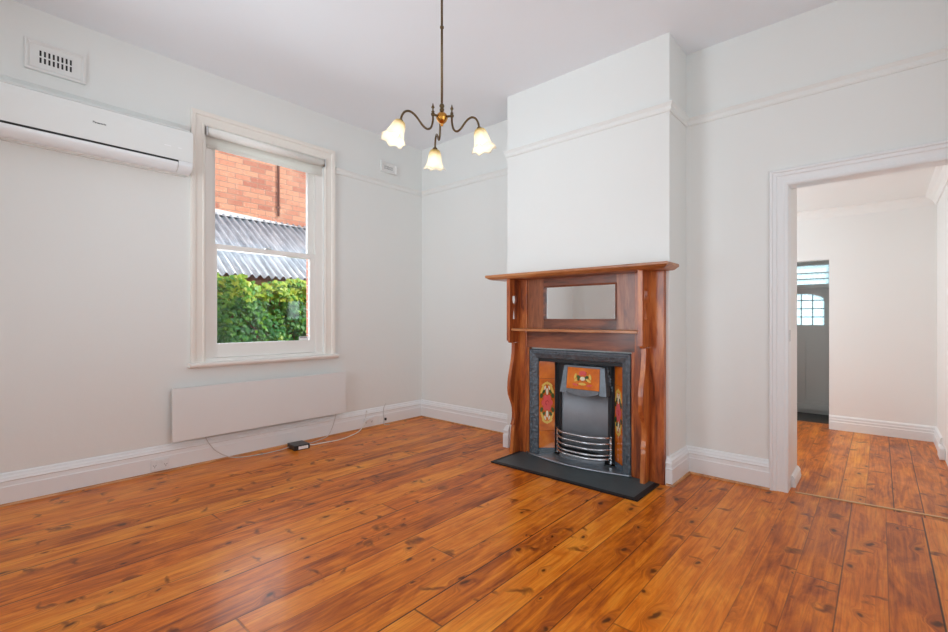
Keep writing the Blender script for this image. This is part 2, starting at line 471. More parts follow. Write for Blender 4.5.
# chimney breast with the opening for the fire
m = MB(); BX0, BX1, BY = 1.618, 3.087, -.385
m.box(BX0, 1.97, BY, 0, 0, C); m.box(2.75, BX1, BY, 0, 0, C); m.box(1.97, 2.75, BY, 0, .87, C)
struct('wall_chimney_breast', m, WALL, 'white chimney breast rising behind the timber mantelpiece')
# unseen right and front walls, with window openings added to admit fill light
m = MB(); m.box(XR, XR+.1, YF-.1, -3.5, -.1, C); m.box(XR, XR+.1, -1.7, 0, -.1, C); m.box(XR, XR+.1, -3.5, -1.7, -.1, .5); m.box(XR, XR+.1, -3.5, -1.7, 2.5, C)
struct('wall_right', m, WALL)
m = MB(); m.box(XR+.1, XR+3.4, YF-.6, .13, 2.95, 3.05)  # unseen verandah roof and posts, added to block sun from the right opening
for y in (YF-.5, -2.2, .05): m.box(XR+3.2, XR+3.3, y-.05, y+.05, -.1, 2.95)
struct('sun_block_verandah', m, TRIMW)
m = MB(); FW = ((.88, 2.0), (3.1, 4.3)); z0, z1 = .7, 2.8
m.box(-.14, .88, YF-.1, YF, -.1, C); m.box(2.0, 3.1, YF-.1, YF, -.1, C); m.box(4.3, XR, YF-.1, YF, -.1, C)
for a, b in FW: m.box(a, b, YF-.1, YF, -.1, z0); m.box(a, b, YF-.1, YF, z1, C)
struct('wall_front', m, WALL)
m = MB(); m.box(-.14, XR+.1, YF-.1, TH, C, C+.1)
struct('ceiling', m, CEIL, 'pale flat ceiling over the room')
m = MB(); m.box(-.14, XR+.1, YF-.1, .06, -.1, 0)
struct('floor', m, FLOOR, 'polished orange pine floorboards')
m = MB(); m.box(2.2, 5.2, .06, 2.77, -.1, 0)
struct('floor', m, FLOOR2, 'polished pine floorboards of the next room beyond the doorway')
m = MB(); m.prism([(3.79, .02), (4.60, .13), (4.60, .155), (3.79, .045)], 'z', .0005, .004)
struct('trim_1', m, paint('pale_timber_strip', (.62, .36, .16), .4, .05, .06, 20), 'thin pale timber threshold strip in the doorway')

# baseboards
BASE = [(0, 0), (.030, 0), (.030, .118), (.026, .124), (.024, .150), (.030, .156), (.024, .166), (.022, .176), (.014, .186), (.010, .198), (0, .205)]
BASE_S = [(a, z+.0005) for a, z in BASE]
QUAD = [(.030, .0005), (.046, .0005), (.043, .009), (.030, .014)]
def run(name, pts, prof, mat, flip, label):
    m = MB(); m.sweep([(x, y, 0) for x, y in pts], prof, (0, 0, 1), flip=flip); return struct(name, m, mat, label)
run('baseboard_left', [(0, YF), (0, 0), (BX0, 0)], BASE_S, TRIMW, -1, 'tall white skirting along the window wall')
run('baseboard_chimney_left', [(BX0, 0), (BX0, BY), (1.648, BY)], BASE_S, TRIMW, -1, 'white skirting wrapping the left corner of the chimney breast')
run('baseboard_back', [(3.068, BY), (BX1, BY), (BX1, 0), (3.648, 0)], BASE_S, TRIMW, -1, 'white skirting from the chimney breast to the doorway')
run('trim_2', [(0, YF), (0, 0), (BX0, 0)], QUAD, BEADW, -1, 'brown timber bead at the foot of the window wall skirting')
run('trim_3', [(3.075, BY), (BX1, BY), (BX1, 0), (3.65, 0)], QUAD, BEADW, -1, 'brown timber bead at the foot of the back wall skirting')
# picture rail
RAIL = [(0, 2.700), (.010, 2.700), (.016, 2.712), (.016, 2.735), (.026, 2.748), (.032, 2.756), (.030, 2.766), (.010, 2.770), (0, 2.770)]
run('trim_4', [(0, YF), (0, -2.54)], RAIL, WALL, -1, 'white picture rail above the air conditioner')
run('trim_5', [(0, -1.20), (0, 0), (BX0, 0), (BX0, BY), (BX1, BY), (BX1, 0), (XR, 0)], RAIL, WALL, -1, 'white picture rail running round the room and chimney breast')

# doorway: lining and architrave
m = MB()
m.box(DX0-.03, DX0, -.0, TH, 0, DZ+.03); m.box(DX1, DX1+.03, 0, TH, 0, DZ+.03); m.box(DX0, DX1, 0, TH, DZ, DZ+.03)
m2 = MB()
ARC = [(0, 0), (0, .014), (.012, .018), (.020, .018), (.024, .012), (.045, .014), (.060, .017), (.066, .024), (.084, .026), (.090, .034), (.102, .034), (.108, .026), (.108, 0)]
m2.sweep([(DX0-.002, 0, 0), (DX0-.002, 0, DZ+.002), (DX1+.002, 0, DZ+.002), (DX1+.002, 0, 0)], ARC, (0, -1, 0), flip=1)
struct('door_frame_lining', m, TRIMW, 'white lining inside the doorway')
struct('trim_6', m2, TRIMW, 'white moulded architrave around the doorway')
# lock strike plate on the jamb
m = MB(); m.box(DX0+.0005, DX0+.004, .035, .065, 1.04, 1.12, bev=.001)
tag(m.build('strike_plate', OUTW), 'small painted strike plate on the left door jamb', 'strike plate')

# ------------------------------------------------------------------ next room
NX0, NX1, NY0, NY1, NC = 2.2, 4.64, .13, 2.50, 2.385
m = MB(); m.box(2.9, DX0, TH+.0005, .434, 0, NC); struct('wall_doorway_return', m, HALLWALL, 'white return wall just inside the doorway')
m = MB(); m.box(3.812, NX1+.1, NY1, NY1+.9, 0, NC); m.box(NX0, 3.0, NY1, NY1+.9, 0, NC); m.box(3.0, 3.812, NY1, NY1+.9, 1.95, NC); m.box(3.0, 3.812, NY1, NY1+.1, 1.845, 1.95)
struct('wall_next_room_far', m, HALLWALL, 'white far wall of the next room')
m = MB(); m.box(NX1, NX1+.1, TH, NY1, 0, NC); struct('wall_next_room_right', m, HALLWALL, 'white right wall of the next room')
m = MB()
for a in ((TH, .9), (2.1, NY1)): m.box(NX0-.1, NX0, a[0], a[1], 0, NC)
m.box(NX0-.1, NX0, .9, 2.1, 0, .6); m.box(NX0-.1, NX0, .9, 2.1, 2.2, NC)
struct('wall_next_room_left', m, HALLWALL)  # unseen wall, its window opening added for a fill lamp
m = MB(); m.box(NX0-.1, NX1+.1, TH, NY1+.9, NC, NC+.1); struct('ceiling', m, HALLWALL, 'low white ceiling of the next room')
COVE = [(0, 0), (0, -.085), (.010, -.085), (.016, -.070), (.030, -.045), (.052, -.024), (.078, -.012), (.085, -.006), (.085, 0)]
m = MB(); m.sweep([(NX1, TH, NC), (NX1, NY1, NC), (NX0, NY1, NC)], [(a, b) for a, b in COVE], (0, 0, 1), flip=1)
struct('trim_7', m, HALLWALL, 'white cornice around the next room ceiling')
B2 = [(0, .0005), (.024, .0005), (.024, .085), (.018, .090), (.020, .112), (.015, .118), (.015, .138), (.006, .150), (0, .152)]
run('baseboard_next_room', [(NX1, 1.95), (NX1, NY1), (3.812, NY1)], B2, TRIMW, 1, 'white skirting round the far corner of the next room')
run('baseboard_doorway_return', [(DX0+.001, .132), (DX0+.001, .434)], [(0, .0005), (.024, .0005), (.026, .020), (.020, .045), (.022, .060), (.010, .080), (0, .085)], TRIMW, -1, 'short white skirting on the return inside the doorway')
m = MB(); m.box(NX1-.036, NX1, 1.72, 1.90, .0005, .10, bev=.008)
struct('trim_8', m, TRIMW, 'short white plinth block against the right wall of the next room')
# door nook
m = MB(); m.box(3.0, 3.812, 2.77, 3.40, -.1, -.002); struct('floor', m, MATT, 'dark sill floor in front of the grey door')
d = thing('door_1', 'grey painted front door with arched leadlight, seen through the doorway', 'door', (3.38, 3.39, 0), kind='structure'); del d['category']
DXa, DXb, DY = 3.00, 3.812, 3.39
m = MB(); m.box(DXa, DXa+.055, DY-.06, DY+.04, 0, 1.95); m.box(DXb-.055, DXb, DY-.06, DY+.04, 0, 1.95); m.box(DXa+.055, DXb-.055, DY-.06, DY+.04, 1.87, 1.95); m.box(DXa+.055, DXb-.055, DY-.06, DY+.04, 1.585, 1.63)
child(m, 'door_frame', DOORG, d)
# leaf with arched glass hole and sunk panels
gx0, gx1, gz0, gz1, gc = 3.235, 3.707, 1.117, 1.43, (3.471)
arch = [(gx0, gz0), (gx1, gz0), (gx1, gz1)] + [(gc+(gx1-gc)*math.cos(t), gz1+.085*math.sin(t)) for t in [PI*k/12 for k in range(1, 12)]] + [(gx0, gz1)]
hl = [arch, [(3.13, .165), (3.33, .165), (3.33, .93), (3.13, .93)], [(3.515, .165), (3.70, .165), (3.70, .93), (3.515, .93)]]
m = MB(); m.prism([(DXa+.057, .0005), (DXb-.057, .0005), (DXb-.057, 1.583), (DXa+.057, 1.583)], 'y', DY-.02, DY+.02, holes=hl)
m.box(3.12, 3.71, DY-.006, DY+.006, .155, .94)
leaf = child(m, 'door_leaf', DOORG, d)
m = MB(); m.prism([(x, z) for x, z in arch], 'y', DY-.003, DY+.003); child(m, 'pane', TGLASS, leaf, 'pale blue textured glass arch')
m = MB()
for x in (3.353, 3.471, 3.589): m.box(x-.004, x+.004, DY-.007, DY+.007, gz0, gz1+.078)
for z in (1.22, 1.325, 1.43): m.box(gx0, gx1, DY-.0065, DY+.0065, z-.004, z+.004)
child(m, 'lead_came', LEADM, leaf)
m = MB(); m.box(DXa+.06, DXb-.06, DY-.05, DY-.02, .05, .12); child(m, 'weather_board', DOORG, leaf)
m = MB(); m.box(DXa+.056, DXb-.056, DY-.003, DY+.003, 1.631, 1.869); tr = child(m, 'transom_pane', TGLASS, d, 'pale blue glass over the door')
m = MB()
for z in (1.70, 1.775): m.box(DXa+.056, DXb-.056, DY-.02, DY+.02, z-.004, z+.006)
child(m, 'louvre_rail', DOORG, d)

# ------------------------------------------------------------------ window
w = thing('window_1', 'cream framed double hung sash window on the left wall', 'window', (0, (WY0+WY1)/2, WZ0), kind='structure'); del w['category']
WARC = [(0, 0), (0, .010), (.010, .016), (.018, .016), (.022, .010), (.050, .014), (.072, .017), (.078, .026), (.098, .030), (.110, .030), (.110, 0)]
m = MB(); m.sweep([(0, WY0, WZ0), (0, WY0, WZ1), (0, WY1, WZ1), (0, WY1, WZ0)], WARC, (1, 0, 0), flip=1)
child(m, 'architrave', CREAM, w)
m = MB()
SILL = [(-.14, .802), (.045, .802), (.050, .795), (.056, .800), (.070, .808), (.075, .820), (.072, .832), (.062, .836), (-.14, .836)]
m.prism([(x, z) for x, z in SILL][1:-1] + [(0, .836), (0, .802)], 'y', WY0-.13, WY1+.13)
m.box(-.13, -.0, WY0, WY1, .836, .862)
child(m, 'window_sill', SASH, w)
# box frame: side boxes, head, parting beads
fy0, fy1 = -2.372, -1.392
m = MB()
for a, b_ in ((WY0, fy0), (fy1, WY1)): m.box(-.135, -.028, a, b_, .862, WZ1)
m.box(-.135, -.028, fy0, fy1, 2.74, WZ1)
m.box(-.044, -.030, fy0, fy0+.012, .862, 2.74); m.box(-.044, -.030, fy1-.012, fy1, .862, 2.74)
child(m, 'box_frame', SASH, w)
def sash(x, z0, z1, st, rb, rt, name, glass_label=None):
    m = MB()
    m.box(x-.020, x+.020, fy0+.001, fy0+st, z0, z1, bev=.002); m.box(x-.020, x+.020, fy1-st, fy1-.001, z0, z1, bev=.002)
    m.box(x-.0195, x+.0195, fy0+st, fy1-st, z0, z0+rb, bev=.002); m.box(x-.0195, x+.0195, fy0+st, fy1-st, z1-rt, z1, bev=.002)
    o = child(m, name, SASH, w)
    m = MB(); m.box(x-.002, x+.002, fy0+st-.005, fy1-st+.005, z0+rb-.005, z1-rt+.005); child(m, 'pane', GLASS, o)
    return o
lo = sash(-.068, .864, 1.843, .060, .120, .044, 'lower_sash')
up = sash(-.112, 1.800, 2.738, .060, .044, .045, 'upper_sash')
m = MB(); m.box(-.062, -.0405, -1.90, -1.84, 1.8435, 1.853); m.tube([(-.055, -1.87, 1.853), (-.050, -1.87, 1.863), (-.04, -1.85, 1.866)], .004)
child(m, 'sash_lock', CHROME, lo)
m = MB(); m.box(-.0658, -.0650, -1.560, -1.465, .986, 1.022, m=LABELW)
for k in range(7):
    y = -1.550+k*.011; m.box(-.0650, -.0646, y, y+.007, 1.008, 1.017, m=BLACKP)
child(m, 'sticker', None, lo, 'small white sticker with black marks')
# roller blind
b = thing('roller_blind', 'white roller blind rolled up at the head of the sash window', 'blind', (-.01, -1.874, 2.74))
m = MB(); m.tube([(-.0, WY0+.015, 2.772), (-.0, WY1-.015, 2.772)], .036, 20); child(m, 'roll', BLINDROLL, b)
m = MB(); m.box(-.031, -.028+.003, WY0+.02, WY1-.02, 2.66, 2.765); child(m, 'fabric', BLIND, b)
m = MB(); m.box(-.027, -.012, WY0+.02, WY1-.02, 2.640, 2.672, bev=.004); child(m, 'bottom_bar', BLIND, b)
for y in (WY0+.007, WY1-.007):
    m = MB(); m.box(-.035, .035, y-.005, y+.005, 2.73, 2.805, bev=.002); child(m, 'bracket', CHROME, b)

# ------------------------------------------------------------------ outside
m = MB(); m.box(-9, -.30, -9, 7, -.15, -.05); struct('ground', m, GROUND, 'paving outside the window')
m = MB(); m.box(-3.8, -3.5, -6, 4.5, -.05, 6.2)
nb = tag(m.build('neighbouring_brick_house', BRICK), 'red brick wall of the house next door above the iron roof', 'house')
m = MB(); m.tube([(-3.48, -.14, 2.95), (-3.48, -.14, 6.0)], .018, 8)
for z in (3.1, 3.9, 4.7): m.box(-3.5, -3.458, -.17, -.11, z-.015, z+.015)
child(m, 'downpipe', paint('brown_pipe', (.22, .08, .05), .5), nb, 'thin brown pipe')
# lean-to shed: brick wall, corrugated roof, flashing
sh = thing('lean_to_shed', 'brick lean-to with a corrugated iron roof behind the ivy', 'shed', (-2.7, -1, -.05))
m = MB(); m.box(-2.22, -2.05, -5, 4, -.05, 1.715); child(m, 'wall', BRICK, sh)
m = MB(); x0, z0, x1, z1 = -1.92, 1.757, -3.49, 2.84; ny = 340; y0, y1 = -4.4, 2.6; vs = []; fs = []
for i in range(ny+1):
    y = y0+(y1-y0)*i/ny; hgt = .027*math.sin(2*PI*y/.105)
    for x, z in ((x0, z0), (x1, z1)): vs.append((x, y, z+hgt))
for i in range(ny): fs.append((2*i, 2*i+1, 2*i+3, 2*i+2))
m._faces(vs, fs, None, True)
rf = child(m, 'roof', CORR, sh)
md = rf.modifiers.new('thick', 'SOLIDIFY'); md.thickness = .004
m = MB(); m.prism([(-2.6, 2.915), (1.6, 2.655), (1.6, 2.735), (-2.6, 2.985)], 'x', -3.498, -3.462)
m.box(-3.46, -3.40, -2.6, 1.6, 2.80, 2.806)
child(m, 'flashing', FLASH, sh)
# ivy: one countless mass of leaves on stems
iv = thing('ivy', 'green ivy climbing the low brick wall outside the window', 'ivy', (-2.0, -.9, -.05))
m = MB()
for k in range(26):
    y = -2.2+2.6*k/25+random.uniform(-.03, .03); pts = []; z = -.05
    while z < 1.62:
        pts.append((-2.02+random.uniform(0, .03), y, z)); y += random.uniform(-.05, .05); z += .14
    m.tube(pts, [.008*(1-.6*i/len(pts)) for i in range(len(pts))], 5)
child(m, 'stem', STEM, iv)
vs, fs, tone = [], [], []
for k in range(8200):
    y = random.uniform(-2.6, .75); t = random.random()
    z = .25+1.50*t**.72; top = 1.70+.05*math.sin(y*7)+.03*math.sin(y*17)
    if z > top: continue
    clump = math.sin(y*9+1.3)*math.sin(z*8+y*3)
    if clump < -.55 and random.random() < .6*(1.5-z if z < 1.4 else .2): continue
    x = -2.03+.06+.14*random.random()+.05*clump+.03*(z > 1.4)
    s_ = random.uniform(.026, .050)
    nrm = Vector((1, random.uniform(-.8, .8), random.uniform(-.1, .9))).normalized()
    dn = Vector((random.uniform(-.2, .4), random.uniform(-.7, .7), -1)); dn = (dn-nrm*dn.dot(nrm)).normalized(); sd = nrm.cross(dn)
    c = Vector((x, y, z)); i0 = len(vs)
    for a, b_, q in ((-.3, 0, -.1), (-.55, .75, .15), (.2, 1.0, .2), (.55, .35, 0), (1.25, 0, -.15), (.55, -.35, 0), (.2, -1., .2), (-.55, -.75, .15)):
        vs.append(c+dn*s_*a+sd*s_*b_-nrm*s_*q*1.0)
    fs += [(i0, i0+1, i0+2, i0+3, i0+4), (i0, i0+4, i0+5, i0+6, i0+7)]
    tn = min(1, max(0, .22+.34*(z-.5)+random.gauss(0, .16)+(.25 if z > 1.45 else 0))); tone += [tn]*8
m = MB(); m._faces(vs, fs)
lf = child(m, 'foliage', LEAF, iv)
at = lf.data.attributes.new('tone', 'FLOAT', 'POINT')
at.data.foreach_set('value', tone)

# ------------------------------------------------------------------ air conditioner
ac = thing('air_conditioner', 'white wall mounted split air conditioner left of the window', 'air conditioner', (0, -3.12, 2.33))
AY0, AY1 = -3.675, -2.572
m = MB(); m.prism([(0, 2.345), (.10, 2.335), (.165, 2.352), (.190, 2.385), (.188, 2.405), (.188, 2.62), (.17, 2.658), (.12, 2.664), (0, 2.664)], 'y', AY0, AY1)
child(m, 'body', ACW, ac)
m = MB(); m.prism([(.1885, 2.418), (.205, 2.414), (.207, 2.45), (.205, 2.60), (.200, 2.648), (.1885, 2.658)], 'y', AY0+.004, AY1-.004); fp = child(m, 'front_panel', ACW, ac)
m = MB(); m.prism([(.1885, 2.402), (.1885, 2.4175), (.197, 2.4175), (.197, 2.402)], 'y', AY0+.02, AY1-.10); child(m, 'air_slot', DARK, ac, 'black gap')
FLAP = [(.120+.081*math.sin(t), 2.3345+.066*(1-math.cos(t))) for t in [PI/2*k/14 for k in range(15)]]
INN = [(.1885, 2.399), (.1885, 2.385), (.165, 2.352)]
m = MB(); m.prism(FLAP+INN, 'y', AY0+.02, AY1-.105); child(m, 'flap', ACW2, ac)
m = MB(); m.prism(FLAP+[(.203, 2.413), (.1895, 2.413)]+INN[1:], 'y', AY1-.098, AY1-.006); child(m, 'end_cap', ACW2, ac)
for y, r in ((-2.745, .022), (-2.665, .012)):
    m = MB(); m.box(.2055, .2075, y-r, y+r, 2.503, 2.510, bev=.0005); child(m, 'painted_highlight', LABELW, ac)  # white bars painted in as chandelier reflections on the glossy panel
# maker's lettering on the front panel (text turned to mesh)
cu = bpy.data.curves.new('lettering', 'FONT'); cu.body = 'Panasonic'; cu.size = .0185; cu.extrude = .0006; cu.offset = .0003
cu.align_x = 'CENTER'; cu.align_y = 'CENTER'
to = bpy.data.objects.new('tmp', cu); COL.objects.link(to)
bpy.context.view_layer.update()
me = bpy.data.meshes.new_from_object(to.evaluated_get(bpy.context.evaluated_depsgraph_get()))
bpy.data.objects.remove(to)
me.transform(Matrix(((0, 0, 1, .2062), (1, 0, 0, -3.149+3.12), (0, 1, 0, 2.543-2.33), (0, 0, 0, 1))))
me.materials.clear(); me.materials.append(BLACKP)
lo_ = bpy.data.objects.new('lettering', me); COL.objects.link(lo_); lo_.parent = ac; lo_['label'] = 'small dark maker lettering'

# ------------------------------------------------------------------ wall vents
def vent(y0, y1, z0, z1, n, label, grp=None):
    t = thing('wall_vent', label, 'vent', (0, (y0+y1)/2, z0))
    t['group'] = 'ventilation grilles high on the window wall'
    m = MB(); cy, cz = (y0+y1)/2, (z0+z1)/2; bw = .026 if n > 6 else .008
    m.sweep([(0.001, y0, z0), (.001, y0, z1), (.001, y1, z1), (.001, y1, z0)], [(0, 0), (0, .022), (-bw*.5, .024), (-bw, .010), (-bw, 0)], (1, 0, 0), closed=True, flip=1)
    child(m, 'frame', VENTW, t)
    a0, a1, c0, c1 = y0+bw, y1-bw, z0+bw, z1-bw
    fw, fz = (a1-a0), (c1-c0); ins = .16 if n > 6 else .07
    sy0, sy1 = a0+fw*ins, a1-fw*ins; sz0, sz1 = c0+fz*.22, c1-fz*.22
    holes = []
    for i in range(n):
        y = sy0+(sy1-sy0)*(i+.5)/n; w_ = (sy1-sy0)/n*.24
        for q in range(2):
            za = sz0+(sz1-sz0)*(q*.54); zb = za+(sz1-sz0)*.44
            holes.append([(y-w_, za), (y+w_, za), (y+w_, zb), (y-w_, zb)])
    m = MB(); m.prism([(a0, c0), (a1, c0), (a1, c1), (a0, c1)], 'x', .006, .0095, holes=holes); child(m, 'grille', VENTW, t)
    m = MB(); m.box(.001, .003, a0, a1, c0, c1); child(m, 'backing', DARK, t, 'dark sheet standing in for the shade behind the slots')  # dark sheet gives the hollow its shade by colour
    return t
vent(-3.506, -3.195, 2.855, 3.060, 8, 'large white wall vent above the air conditioner, near the ceiling')
vent(-.630, -.401, 2.863, 2.985, 7, 'small white wall vent near the ceiling by the room corner')

# ------------------------------------------------------------------ heater, cords, transformer, outlets
ht = thing('panel_heater', 'flat white electric panel heater mounted low under the window', 'heater', (0, -1.9, .23))
m = MB(); m.box(.062, .088, -2.682, -1.128, .230, .648, bev=.003); child(m, 'panel', HEAT, ht)
for y in (-2.35, -1.45):
    m = MB(); m.box(.001, .0615, y-.03, y+.03, .28, .60); child(m, 'bracket', HEAT, ht)
def curve_pts(P, n=8):
    P = [Vector(p) for p in P]; out = []
    Q = [P[0]*2-P[1]]+P+[P[-1]*2-P[-2]]
    for i in range(1, len(Q)-2):
        for k in range(n):
            t = k/n; a, b_, c, d_ = Q[i-1:i+3]
            out.append(.5*((2*b_)+(c-a)*t+(2*a-5*b_+4*c-d_)*t*t+(3*b_-a-3*c+d_)*t**3))
    out.append(P[-1]); return out
m = MB(); m.tube(curve_pts([(.058, -2.436, .2295), (.060, -2.430, .20), (.062, -2.375, .11), (.065, -2.30, .045), (.08, -2.21, .006), (.14, -2.06, .005), (.15, -1.90, .005), (.15, -1.80, .012), (.165, -1.777, .02)]), .0036, 8)
tag(m.build('heater_cord', GREYC), 'grey cord looping from the heater\'s left underside to the black box', 'cord', 'cords under the heater')
m = MB(); m.tube(curve_pts([(.053, -1.225, .2295), (.055, -1.226, .21), (.056, -1.262, .10), (.062, -1.32, .02), (.10, -1.44, .006), (.14, -1.56, .007), (.16, -1.618, .018)]), .0036, 8)
tag(m.build('heater_cord', GREYC), 'grey cord hanging from the heater\'s right underside to the black box', 'cord', 'cords under the heater')
m = MB(); m.tube(curve_pts([(.215, -1.618, .02), (.22, -1.56, .008), (.215, -1.47, .005), (.235, -1.29, .005), (.175, -1.11, .005), (.11, -.98, .012), (.065, -.895, .055), (.052, -.862, .12), (.050, -.850, .17), (.052, -.846, .200), (.050, -.838, .185)]), .0048, 8)
tag(m.build('extension_lead', WHITEC), 'white lead curving from the black box up to the wall outlet', 'cable')
bx = thing('transformer_box', 'black plastic box lying on the floor by the skirting', 'power adapter', (.19, -1.70, .0))
RT = Matrix.Translation((.19, -1.70, 0)) @ Matrix.Rotation(math.radians(-4), 4, 'Z')
m = MB(); m.box(-.075, .085, -.072, .072, .001, .046, bev=.004, M=RT); child(m, 'case', BLACKP, bx)
m = MB(); m.box(.0852, .0860, -.035, .055, .008, .036, M=RT); child(m, 'label', LABELW, bx, 'white label')
m = MB(); m.box(-.02, .03, .0722, .092, .010, .034, bev=.003, M=RT); child(m, 'terminal_cover', BLACKP, bx)

def outlet(y0, y1, z0, z1, label):
    t = thing('power_outlet', label, 'power outlet', (.031, (y0+y1)/2, z0), 'power outlets on the skirting'); cy = (y0+y1)/2; cz = (z0+z1)/2; w_ = y1-y0; h_ = z1-z0
    m = MB(); m.box(.031, .040, y0, y1, z0, z1, bev=.003); child(m, 'plate', OUTW, t)
    for s_ in (-1, 1):
        m = MB(); m.box(.040, .0435, cy+s_*w_*.14-.007, cy+s_*w_*.14+.007, cz+.010, cz+.030, bev=.0015); child(m, 'switch', OUTW, t)
        m = MB(); yy = cy+s_*w_*.30
        for a, ang in ((-.007, .5), (.007, -.5)):
            M_ = Matrix.Translation((.0400, yy+a, cz+.0)) @ Matrix.Rotation(ang, 4, 'X'); m.box(0, .0008, -.0012, .0012, -.005, .005, M=M_)
        m.box(.0400, .0408, yy-.0012, yy+.0012, cz-.018, cz-.008); child(m, 'socket_slots', DARK, t)
    return t
outlet(-2.812, -2.690, .022, .104, 'white double power outlet on the skirting, left of the heater')
outlet(-.868, -.745, .030, .115, 'white double power outlet on the skirting with the cord plugged in')
m = MB(); m.box(.0445, .070, -.866, -.822, .160-.075, .185-.075, bev=.006)
# plug body at the outlet
tag(m.build('plug', OUTW), 'white plug pushed into the outlet near the corner', 'plug')
t = thing('wall_socket', 'small white cable socket on the skirting nearest the corner', 'socket', (.031, -.60, .03))
m = MB(); m.box(.031, .039, -.655, -.575, .028, .110, bev=.003); child(m, 'plate', OUTW, t)
m = MB(); m.box(.039, .058, -.598, -.580, .052, .080, bev=.002); child(m, 'connector', BLACKP, t, 'black connector')
m = MB(); m.tube(curve_pts([(.001, -.545, .232), (.02, -.556, .242), (.033, -.58, .230), (.037, -.605, .19), (.038, -.612, .14), (.043, -.612, .085), (.048, -.612, .04), (.050, -.605, .006), (.085, -.56, .004)]), .0032, 8)
tag(m.build('aerial_cable', GREYC), 'thin grey cable hanging from a hole above the skirting by the corner', 'cable')

# ------------------------------------------------------------------ mantelpiece
mp = thing('mantelpiece', 'reddish brown polished timber mantelpiece with overmantel mirror', 'mantelpiece', (2.354, BY, 0))
MX0, MX1, PI0, PI1, PY = 1.646, 3.064, 1.868, 2.850, -.432
YB = BY-.001
for a, b_ in ((1.7508, PI0), (PI1, MX1)):
    m = MB(); m.box(a, b_, PY, YB, 0.001, 1.545, bev=.002); child(m, 'pilaster', WOODV, mp)
m = MB()  # moulded shelf
def shelf(m, rows, back):
    vs = []
    for z, i in rows:
        vs += [(1.545+i, -.625+i, z), (3.155-i, -.625+i, z), (3.155-i, back, z), (1.545+i, back, z)]
    fs = [(3, 2, 1, 0), tuple(4*(len(rows)-1)+k for k in range(4))]
    for r in range(len(rows)-1):
        for k in range(4): fs.append((4*r+k, 4*r+(k+1) % 4, 4*r+4+(k+1) % 4, 4*r+4+k))
    m._faces(vs, fs)
shelf(m, [(1.546, .045), (1.550, .030), (1.556, .020), (1.563, .012), (1.567, .003), (1.573, 0), (1.584, 0), (1.589, .004)], YB)
child(m, 'shelf', WOODS, mp)
# overmantel frame round the mirror
mx0, mx1, mz0, mz1 = 2.052, 2.688, 1.197, 1.467
for a, b_ in ((PI0+.001, mx0-.012), (mx1+.012, PI1-.001)):
    m = MB(); m.box(a, b_, -.418, YB, 1.113, 1.545); child(m, 'overmantel_stile', WOODP, mp)
for a, b_ in ((1.113, mz0-.012), (mz1+.012, 1.545)):
    m = MB(); m.box(mx0-.012, mx1+.012, -.4185, YB, a, b_); child(m, 'overmantel_rail', WOODD, mp)
m = MB(); m.sweep([(mx0, -.405, mz0), (mx0, -.405, mz1), (mx1, -.405, mz1), (mx1, -.405, mz0)], [(0, -.015), (0, .004), (-.004, .018), (-.012, .022), (-.012, -.015)], (0, -1, 0), closed=True, flip=-1)
child(m, 'mirror_frame', WOODD, mp)
m = MB(); m.box(mx0-.002, mx1+.002, -.400, -.392, mz0-.002, mz1+.002); child(m, 'mirror', MIRROR, mp, 'rectangular bevelled mirror')
# frieze under the little shelf
m = MB(); m.box(PI0, PI1, -.422, YB, .945, 1.090); m.box(PI0, PI1, -.426, -.4221, .945, .955); child(m, 'frieze', WOODD, mp)
m = MB(); m.box(1.7925, 2.9235, -.562, -.4325, 1.090, 1.112, bev=.004); m.box(PI0+.001, PI1-.001, -.4325, YB, 1.0905, 1.1125); child(m, 'lower_shelf', WOODS, mp)
m = MB(); m.box(PI0+.002, 1.892, -.428, YB, .001, .944); child(m, 'inner_slip', WOODV, mp)
m = MB(); m.box(2.824, PI1-.002, -.428, YB, .001, .944); child(m, 'inner_slip', WOODV, mp)
# upper brackets with the pierced tulip
def tulip(cy, z):
    return [[(cy+a*1.2, z+b_*1.15) for a, b_ in ((0, -.045), (.020, -.030), (.027, -.006), (.024, .020), (.017, .044), (.010, .022), (0, .045), (-.010, .022), (-.017, .044), (-.024, .020), (-.027, -.006), (-.020, -.030))],
            [(cy+a, z+b_) for a, b_ in ((-.024, -.180), (.024, -.180), (.009, -.066), (-.009, -.066))]]
def arc(cy, cz, r, a0, a1, n=6): return [(cy+r*math.cos(a0+(a1-a0)*k/n), cz+r*math.sin(a0+(a1-a0)*k/n)) for k in range(n+1)]
WAVE = [(1.03, -.485), (1.015, -.500), (.95, -.503), (.89, -.506), (.83, -.517), (.77, -.533), (.70, -.553), (.64, -.565), (.58, -.568), (.53, -.560), (.48, -.535), (.44, -.514), (.40, -.502), (.36, -.498), (.31, -.500), (.27, -.512), (.255, -.525), (.25, -.505), (.22, -.512), (.15, -.520), (.08, -.524), (.001, -.530)]
for a in (1.751, 2.925):
    m = MB(); F = -.577
    out = [(PY-.0005, 1.545), (PY-.0005, .995)] + [(F+.045, .985)] + arc(F+.020, 1.005, .020, -PI/2, -PI, 5) + [(F, 1.53), (F-.004, 1.545)]
    m.prism(out, 'x', a+.018, a+.038, holes=tulip(-.505, 1.375))
    m.prism([(F-.001, 1.004), (F+.011, 1.004), (F+.011, 1.545), (F-.001, 1.545)], 'x', a+.006, a+.041)
    child(m, 'upper_bracket', WOODV, mp)
    m = MB(); m.prism([(PY-.0005, .984), (PY-.0005, .001)] + [(y, z if z < .984 else .984) for z, y in WAVE[::-1] if z < .99] + [(-.502, .984)], 'x', a+.003, a+.037)
    child(m, 'lower_bracket', WOODV, mp)

